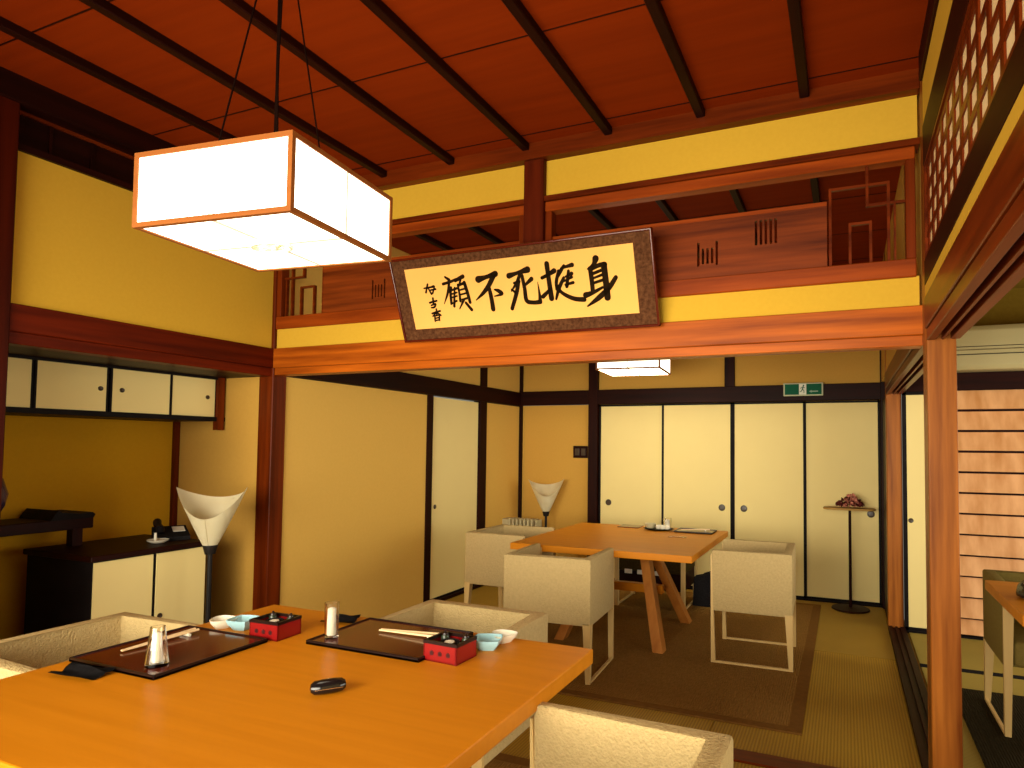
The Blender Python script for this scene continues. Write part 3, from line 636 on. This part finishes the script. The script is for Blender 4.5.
def spline(P, n=8):
    if len(P) == 2: return [tuple(P[0][k]+(P[1][k]-P[0][k])*i/n for k in range(3)) for i in range(n+1)]
    out = []; Q = [P[0]]+P+[P[-1]]
    for i in range(1,len(Q)-2):
        for j in range(n):
            t = j/n; out.append(tuple(.5*((2*Q[i][k])+(-Q[i-1][k]+Q[i+1][k])*t+(2*Q[i-1][k]-5*Q[i][k]+4*Q[i+1][k]-Q[i+2][k])*t*t+(-Q[i-1][k]+3*Q[i][k]-3*Q[i+1][k]+Q[i+2][k])*t**3) for k in range(3)))
    out.append(P[-1]); return out
def brush(strokes):
    mb = MB(); bm = mb.bm
    for s in strokes:
        q = spline(list(s))
        L_, R_ = [], []
        for i,(x,y,w) in enumerate(q):
            a = q[max(i-1,0)]; b_ = q[min(i+1,len(q)-1)]
            dx, dy = b_[0]-a[0], b_[1]-a[1]; n = math.hypot(dx,dy) or 1
            w = max(w,.0006)*1.85
            L_.append(bm.verts.new((x-dy/n*w,-.0052,y+dx/n*w))); R_.append(bm.verts.new((x+dy/n*w,-.0052,y-dx/n*w)))
        for i in range(len(q)-1): bm.faces.new((L_[i],R_[i],R_[i+1],L_[i+1]))
        for e in (0,-1):
            x,y,w = q[e]; w = max(w,.0006)*1.85
            bm.faces.new([bm.verts.new((x+w*math.cos(k*PI/6),-.0051,y+w*math.sin(k*PI/6))) for k in range(12)])
    for f in bm.faces:
        f.normal_update()
        if f.normal.y > 0: f.normal_flip()
    return mb
for kk in ('mi','tei','shi','fu','ko'):
    tb(brush(ST[kk]), 'character', M['ink'], pp)
tb(brush(ST['sig1']+ST['sig2']+ST['sig3']), 'signature', M['ink'], pp)

# ---- exit sign
r = thing('exit_sign','green emergency exit sign above the back doors','sign',(2.858,3.2,1.872))
B(-.168,.168,-.030,.0,-.058,.058,.004,1).build('housing', M['sign_f'], r)
B(-.155,.155,-.034,-.029,-.047,.047).build('face', M['sign_g'], r)
pn = B(-.034,.028,-.036,-.033,-.047,.047).build('pictogram_panel', M['sign_w'], r)
mb = MB()
Y = -.0375
def limb(a, b_, w):
    mb.tube([(a[0],Y,a[1]),(b_[0],Y,b_[1])], w, 6)
mb.lathe([(0,-.001),(.0065,-.001),(.0065,.001),(0,.001)], 14, Matrix.Translation((.004,Y+.001,.032)) @ Matrix.Rotation(PI/2,4,'X'))
limb((.002,.024),(-.006,.0),.0048); limb((.002,.022),(-.016,.016),.0026); limb((-.016,.016),(-.020,.004),.0024); limb((.002,.02),(.016,.012),.0026)
limb((-.006,.0),(.008,-.012),.0034); limb((.008,-.012),(.008,-.034),.003); limb((-.006,.0),(-.014,-.018),.0034); limb((-.014,-.018),(-.028,-.022),.003)
mb.build('running_figure', M['sign_g'], pn)
mb = MB(); mb.prism([(.050,-.020),(.072,-.008),(.072,-.015),(.125,-.015),(.125,-.025),(.072,-.025),(.072,-.032)], 0, .002, M=Matrix.Translation((0,-.0335,0)) @ Matrix.Rotation(PI/2,4,'X'))
mb.build('arrow', M['arrow'], r)
B(-.012,.012,-.018,.0,-.095,-.056).build('bracket', M['dark_z'], r)

# ---- switch plate on the back wall
r = thing('switch_plate','dark brown switch plate on the back wall over the corner lamp','switch plate',(.69,3.247,1.287))
B(-.080,.080,-.012,0,-.062,.062,.004,1).build('plate', M['dark_x'], r)
for x in (-.035,.035):
    B(x-.024,x+.024,-.017,-.010,-.036,.036,.002,1).build('switch', M['pull'], r)
# ---- oil radiator
r = thing('radiator','ivory finned radiator in the far left corner','radiator',(.17,2.95,.006))
B(-.20,-.115,-.07,.07,.06,.60,.012,2).build('control_box', M['plastic'], r)
for i in range(7):
    B(-.105+.042*i-.010,-.105+.042*i+.012,-.075,.075,.05,.605,.008,2).build('fin', M['plastic'], r, smooth=True)
B(.185,.20,-.07,.07,.06,.60,.008,2).build('end_plate', M['plastic'], r)
for x in (-.15,.17): B(x-.02,x+.02,-.11,.11,0,.06,.008,1).build('foot', M['blackmetal'], r)
# ---- black bag on the floor behind the far table
r = thing('tote_bag','black bag standing on the floor behind the far table','bag',(2.125,2.62,.017))
MB().hexa([(-.120,-.07,0),(.115,-.07,0),(.115,.07,0),(-.120,.07,0)],[(-.112,-.045,.235),(.108,-.045,.285),(.108,.045,.285),(-.112,.045,.235)]).build('body', M['blackmat'], r)
MB().tube([(-.05,.0,.245),(-.03,.0,.262),(.03,.0,.284),(.05,.0,.276)], .006, 8).build('handle', M['blackmat'], r, smooth=True)
# ---- flower stand
r = thing('flower_stand','slender stand with a thin round-ended top before the right back door','stand',(3.232,3.02,.006))
MB().lathe([(0,0),(.145,0),(.15,.006),(.145,.014),(.03,.022),(0,.022)], 40).build('base', M['dark_x'], r, smooth=True)
MB().lathe([(0,.018),(.012,.018),(.011,.83),(0,.83)], 14).build('pole', M['dark_z'], r, smooth=True)
pts = []
for k in range(13): a = PI/2+PI*k/12; pts.append((-.15+.06*math.cos(a), .08*math.sin(a)))
for k in range(13): a = -PI/2+PI*k/12; pts.append((.14+.06*math.cos(a), .08*math.sin(a)))
MB().prism(pts, .828, .844, .004, 1).build('top', M['straw'], r)
r = thing('flower_arrangement','small mound of dried pink flowers and maroon leaves on the stand','flower arrangement',(3.232,3.02,.856))
rnd = random.Random(7)
for nm, mm, n, cx, sp, hh in (('leaves','flowerdark',60,0,.105,.085),('petals','flowerpink',110,.005,.078,.112)):
    mb = MB()
    for k in range(n):
        a = rnd.uniform(0,2*PI); rr = sp*math.sqrt(rnd.random()); z = hh*(1-(rr/sp)**2)*rnd.uniform(.45 if nm=='petals' else .1,1)
        s = rnd.uniform(.009,.016) if nm == 'petals' else rnd.uniform(.014,.024)
        T = Matrix.Translation((cx+rr*math.cos(a), rr*math.sin(a)*.72, max(z,s*.6)+s*.6)) @ Matrix.Rotation(rnd.uniform(0,6),4,(rnd.random(),rnd.random(),rnd.random()))
        mb.lathe([(0,-s*.25),(s*.7,-.1*s),(s,.12*s),(s*.6,.3*s),(0,.2*s)], 7, T)
    mb.build(nm, M[mm], r)

# ---- air conditioner in the side room
r = thing('air_conditioner','ivory wall air conditioner above the slatted shutter','air conditioner',(4.25,2.505,1.905))
pts = [(0,0),(-.20,0),(-.225,.03),(-.232,.12),(-.232,.27),(-.21,.305),(0,.31)]
MB().prism(pts, -.42, .42, .006, 2, M=Matrix(((0,0,1,0),(1,0,0,0),(0,1,0,0),(0,0,0,1)))).build('body', M['ac'], r, smooth=True)
for z0_,z1_,y_ in ((.155,.160,-.234),(.135,.138,-.234),(.100,.107,-.2335)):
    B(-.415,.415,y_,y_+.01,z0_,z1_).build('louvre_gap', M['acdark'], r)
B(-.40,.40,-.238,-.22,.108,.134,.003,1).build('flap', M['ac'], r)

# ---- things laid on the near table (top at zt)
zt = Z0+.72
def tray(label, x0,x1,y0,y1, z=zt):
    cx, cy = (x0+x1)/2, (y0+y1)/2; hx, hy = (x1-x0)/2, (y1-y0)/2
    r = thing('serving_tray', label, 'tray', (cx,cy,z))
    B(-hx,hx,-hy,hy,0,.009,.002,1).build('board', M['lacq'], r)
    B(-hx,hx,-hy,-hy+.006,.0,.013,.002,1).box(-hx,hx,hy-.006,hy,.0,.013,.002,1).box(-hx,-hx+.006,-hy,hy,.0,.013,.002,1).box(hx-.006,hx,-hy,hy,.0,.013,.002,1).build('rim', M['lacqedge'], r)
    return r
tray('dark red lacquer tray at the left place of the near table', 1.216,1.566,-1.745,-1.392)
tray('dark red lacquer tray at the far place of the near table', 1.682,2.098,-1.358,-1.072)
tray('dark red lacquer tray on the far table, chopsticks on it', 1.975,2.27,2.01,2.22, Z0+.673)
def tumbler(label, loc, rb, rt, h):
    r = thing('tumbler', label, 'glass', loc)
    p = [(0,0),(rb*.96,0),(rb,.004),(rb+(rt-rb)*.5,h*.5),(rt,h),(rt-.0022,h),(rb+(rt-rb)*.5-.0022,h*.5),(rb-.003,.009),(0,.007)]
    MB().lathe(p, 16).build('glass', M['glass'], r, smooth=True)
    MB().lathe([(0,.0105),(min(rb,rt)*.66,.0105),(min(rb,rt)*.70,.014),(min(rb,rt)*.64,h*.82),(min(rb,rt)*.4,h*.86),(0,h*.85)], 14).build('rolled_towel', M['whitecloth'], r, smooth=True)
    return r
tumbler('tapered glass with a rolled white towel on the left tray', (1.487,-1.683,zt+.009), .029,.018,.103)
tumbler('straight glass with a rolled white towel on the far tray of the near table', (1.728,-1.300,zt+.009), .020,.022,.108)
tumbler('small clear glass beside the dishes on the far table', (1.875,2.205,Z0+.673), .030,.034,.085)
def chopsticks(label, a, b_, z, gap=.018):
    d_ = Vector(b_)-Vector(a); n = Vector((-d_.y,d_.x)).normalized()
    r = thing('chopsticks', label, 'chopsticks', (a[0],a[1],z))
    for s in (0,1):
        p0 = Vector((0,0,.006))+Vector((n.x,n.y,0))*gap*.35*s; p1 = Vector((d_.x,d_.y,.012))+Vector((n.x,n.y,0))*gap*s
        MB().tube([p0,p1], [.0024,.0040], 8).build('stick', M['chop'], r)
    q = Vector((d_.x,d_.y,0))*.84
    MB().tube([q-Vector((n.x,n.y,0))*.012+Vector((0,0,.005)), q+Vector((n.x,n.y,0))*(gap+.014)+Vector((0,0,.005))], .0052, 8).build('rest', M['white'], r)
    return r
chopsticks('pale wooden chopsticks on the left tray', (1.300,-1.655), (1.318,-1.435), zt+.009)
chopsticks('pale wooden chopsticks on the far tray of the near table', (1.820,-1.180), (2.035,-1.165), zt+.0095, -.028)
chopsticks('pale wooden chopsticks lying on the far table tray', (2.02,2.08), (2.23,2.14), Z0+.673+.0095, .02)
def seasoning_box(label, loc, rz, lab2):
    r = thing('seasoning_box', label, 'box', loc, rz)
    w, d_, h = .057, .048, .054
    B(-w,w,-d_,-d_+.005,0,h).box(-w,w,d_-.005,d_,0,h).box(-w,-w+.005,-d_,d_,0,h).box(w-.005,w,-d_,d_,0,h).box(-w,w,-d_,d_,0,.005).build('body', M['redbox'], r)
    B(-w-.001,w+.001,-d_-.001,-d_+.006,h-.006,h+.003).box(-w-.001,w+.001,d_-.006,d_+.001,h-.006,h+.003).box(-w-.001,-w+.006,-d_,d_,h-.006,h+.003).box(w-.006,w+.001,-d_,d_,h-.006,h+.003).build('rim', M['lacqedge'], r)
    mb = MB()
    for x in (-.028,0,.028):
        for q in range(5):
            a = PI/2+q*2*PI/5
            mb.lathe([(0,-.0006),(.0036,-.0006),(.0036,.0006),(0,.0006)], 10, Matrix.Translation((x+.0036*math.cos(a),-d_-.0004,.024+.0036*math.sin(a))) @ Matrix.Rotation(PI/2,4,'X'))
    mb.build('flower_marks', M['flower'], r)
    c, s = math.cos(rz), math.sin(rz)
    at = lambda x,y: (loc[0]+c*x-s*y, loc[1]+s*x+c*y, loc[2]+.0055)
    j = thing('condiment_dish', 'black pot with white filling in the '+lab2, 'dish', at(.006,-.012))
    MB().lathe([(0,0),(.022,0),(.027,.01),(.029,.045),(.026,.047),(.022,.042),(0,.041)], 24).build('pot', M['black'], j, smooth=True)
    MB().lathe([(0,.041),(.016,.041),(.014,.046),(0,.049)], 18).build('filling', M['white'], j, smooth=True)
    for q,(x,y,t_) in enumerate(((-.036,.024,'at the left'),(.036,.026,'at the right'))):
        j = thing('sauce_jar', 'small dark green jar %s of the %s' % (t_, lab2), 'jar', at(x,y))
        MB().lathe([(0,0),(.012,0),(.013,.004),(.013,.044),(.010,.050),(0,.050)], 16).build('jar', M['green'], j, smooth=True)
        MB().lathe([(0,.050),(.010,.050),(.009,.056),(.003,.058),(.003,.062),(0,.063)], 14).build('lid', M['lacqedge'], j, smooth=True)
    return r
seasoning_box('crimson lacquer seasoning box behind the left tray, by the blue bowl', (1.528,-1.330,zt), R(2), 'crimson box behind the left tray')
seasoning_box('crimson lacquer seasoning box at the right end of the far tray on the near table', (2.152,-1.285,zt), R(-3), 'crimson box right of the far tray')
def bowl(label, loc, m, r0=.045, h=.032, square=True, rz=0.0):
    n = 32; rows = []
    prof = [(0.001,.004),(.5,.002),(.56,0),(.62,.004),(.9,.6),(1.0,1.0),(.95,.99),(.80,.55),(.5,.28),(.001,.22)]
    for pr_, pz in prof:
        row = []
        for i in range(n+1):
            a = 2*PI*i/n
            k = 1/max(abs(math.cos(a))**1.0, abs(math.sin(a))**1.0) if square else 1+.10*math.sin(3*a)
            k = 1+(k-1)*.55 if square else k
            row.append((r0*pr_*k*math.cos(a+rz), r0*pr_*k*math.sin(a+rz), pz*h if pz > .01 else pz))
        rows.append(row)
    o = MB().grid(rows).build('bowl', m, None, loc, smooth=True)
    return tag(o, label, 'bowl')
bowl('pale blue bowl left of the crimson box behind the left tray', (1.372,-1.318,zt), M['blue'], .042, .034, True, R(10))
bowl('white wavy dish between the left tray and its blue bowl', (1.300,-1.335,zt), M['white'], .040, .030, False)
bowl('pale blue square bowl right of the crimson box at the far place', (2.205,-1.165,zt), M['blue'], .044, .032, True, R(20))
bowl('white wavy dish behind the blue bowl at the far place', (2.215,-1.085,zt), M['white'], .040, .026, False)
def napkin(label, loc, rz, sx=.085, sy=.045):
    P = []
    for i in range(9):
        row = []
        for j in range(9):
            u, v = i/8-.5, j/8-.5
            row.append((u*2*sx, v*2*sy, .006+.006*math.sin(5*u+2)*math.cos(4*v)+.004*math.sin(9*v+3*u)+(.007 if v > .1 else 0)))
        P.append(row)
    lo = min(p[2] for row in P for p in row)
    P = [[(p[0],p[1],p[2]-lo+.004) for p in row] for row in P]
    mb = MB().grid(P, .004)
    o = mb.build('napkin', M['blackmat'], None, loc, smooth=True); o.rotation_euler = (0,0,rz)
    zmin = min(v.co.z for v in o.data.vertices)
    for v in o.data.vertices: v.co.z -= zmin
    return tag(o, label, 'napkin')
napkin('black folded cloth napkin at the left end of the left tray', (1.355,-1.790,zt), R(6), .072, .036)
napkin('black folded cloth napkin behind the glass on the far tray', (1.598,-1.120,zt), R(20), .055, .040)
r = thing('glasses_case','black glossy clamshell case lying alone on the near table','case',(2.030,-1.628,zt), R(50))
MB().lathe([(0,-.040),(.010,-.038),(.0165,-.030),(.0185,-.012),(.0185,.012),(.0165,.030),(.010,.038),(0,.040)], 24, Matrix.Translation((0,0,.0175)) @ Matrix.Rotation(PI/2,4,'Y') @ Matrix.Diagonal((.94,1.1,1.05,1))).build('shell', M['gloss'], r, smooth=True)
B(-.032,.032,-.0205,-.0195,.0165,.0180).build('highlight_line', M['silver'], r)  # bright strip painting the highlight along the glossy case
zf = Z0+.673
# ---- things on the far table
r = thing('sushi_plate','oval plate with pale rolled snacks on the far table','plate',(1.835,2.09,zf))
MB().lathe([(0,0),(.06,0),(.10,.010),(.108,.014),(.098,.012),(.055,.004),(0,.004)], 36, Matrix.Diagonal((1.15,.8,1,1))).build('plate', M['black'], r, smooth=True)
o = MB().lathe([(0,0),(.03,0),(.042,.018),(.045,.036),(.040,.034),(.030,.012),(0,.008)], 28).build('bowl', M['plastic'], None, (1.765,2.105,zf+.012), smooth=True)
tag(o, 'small grey bowl at the left of the oval plate on the far table', 'bowl')
for q,(x,y,lab) in enumerate(((1.838,2.080,'left'),(1.872,2.073,'middle'),(1.906,2.085,'right'))):
    o = MB().lathe([(0,0),(.018,0),(.023,.010),(.021,.026),(.010,.032),(0,.032)], 16).build('snack_roll', M['white'], None, (x,y,zf+.0125), smooth=True)
    tag(o, 'pale round snack on the oval plate, the %s one of three' % lab, 'snack', 'snacks on the oval plate')
r = thing('spoon','small metal spoon lying at the front of the far table','spoon',(2.075,1.74,zf), R(15))
MB().tube([(-.07,0,.004),(.03,0,.005)], [.003,.0035], 8).build('handle', M['silver'], r)
MB().lathe([(0,0),(.010,.001),(.016,.005),(.014,.006),(0,.003)], 18, Matrix.Translation((.045,0,0)) @ Matrix.Diagonal((1.4,1,1,1))).build('bowl', M['silver'], r, smooth=True)
o = B(1.48,1.66,2.12,2.27,zf,zf+.006,.002,1).build('place_mat', M['lacq'], base=(1.57,2.195,zf))
tag(o, 'thin dark place mat at the far edge of the far table', 'place mat')
# ---- dark bag on the side room table
r = thing('handbag','dark glossy handbag with a metal ring at the right edge, on the side table','bag',(3.965,.33,.7375), R(15))
MB().prism([(-.11,0),(.13,0),(.12,.055),(.06,.095),(-.05,.09),(-.10,.05)], -.05, .05, .014, 2, M=Matrix.Rotation(PI/2,4,'X')).build('body', M['gloss'], r, smooth=True)
MB().tube([(-.085+.022*math.cos(a*PI/8), -.055, .045+.022*math.sin(a*PI/8)) for a in range(17)], .0028, 8).build('ring', M['silver'], r, smooth=True)
MB().tube([(-.11,-.05,.05),(-.13,-.065,.075),(-.07,-.075,.085),(.03,-.07,.07)], .003, 8).build('chain', M['silver'], r, smooth=True)

# ================================================================== LIGHT AND CAMERA
wd = bpy.data.worlds.new('World'); bpy.context.scene.world = wd; wd.use_nodes = True
wd.node_tree.nodes['Background'].inputs['Color'].default_value = (1.0,.95,.78,1)
wd.node_tree.nodes['Background'].inputs['Strength'].default_value = .28
def area(name, loc, rot, sx, sy, e, col, spread=180):
    l = bpy.data.lights.new(name, 'AREA'); l.shape = 'RECTANGLE'; l.size = sx; l.size_y = sy; l.energy = e; l.color = col
    o = bpy.data.objects.new(name, l); C.objects.link(o); o.location = loc; o.rotation_euler = rot
    l.spread = math.radians(spread)
    return o
# daylight through the open veranda behind and through the side room window
area('daylight_rear', (1.9,-3.75,1.25), (PI/2,0,0), 3.0, 1.5, 112, (1,.92,.72), 105)
area('daylight_side', (5.9,.2,1.1), (PI/2,0,PI/2), 3.6, 1.6, 105, (1,.96,.80))

sc = bpy.context.scene
cam = bpy.data.cameras.new('camera'); co = bpy.data.objects.new('camera', cam); C.objects.link(co); sc.camera = co
f, yaw, pit, rol = 641.41, .3958, .0430, .0096
fw = Vector((-math.sin(yaw)*math.cos(pit), math.cos(yaw)*math.cos(pit), math.sin(pit)))
rt = Vector((math.cos(yaw), math.sin(yaw), 0)); up = rt.cross(fw)
R2 = rt*math.cos(rol)+up*math.sin(rol); U2 = up*math.cos(rol)-rt*math.sin(rol)
m4 = Matrix(((R2.x,U2.x,-fw.x,3.1984),(R2.y,U2.y,-fw.y,-2.8656),(R2.z,U2.z,-fw.z,1.3452),(0,0,0,1)))
co.matrix_world = m4
cam.sensor_width = 36; cam.lens = f*36/1024; cam.shift_x = -64.94/1024; cam.shift_y = 34.65/1024; cam.clip_start = .05
vs = sc.view_settings; vs.view_transform = 'Standard'; vs.look = 'None'; vs.gamma = 1; vs.use_curve_mapping = False
vs.exposure = -0.15
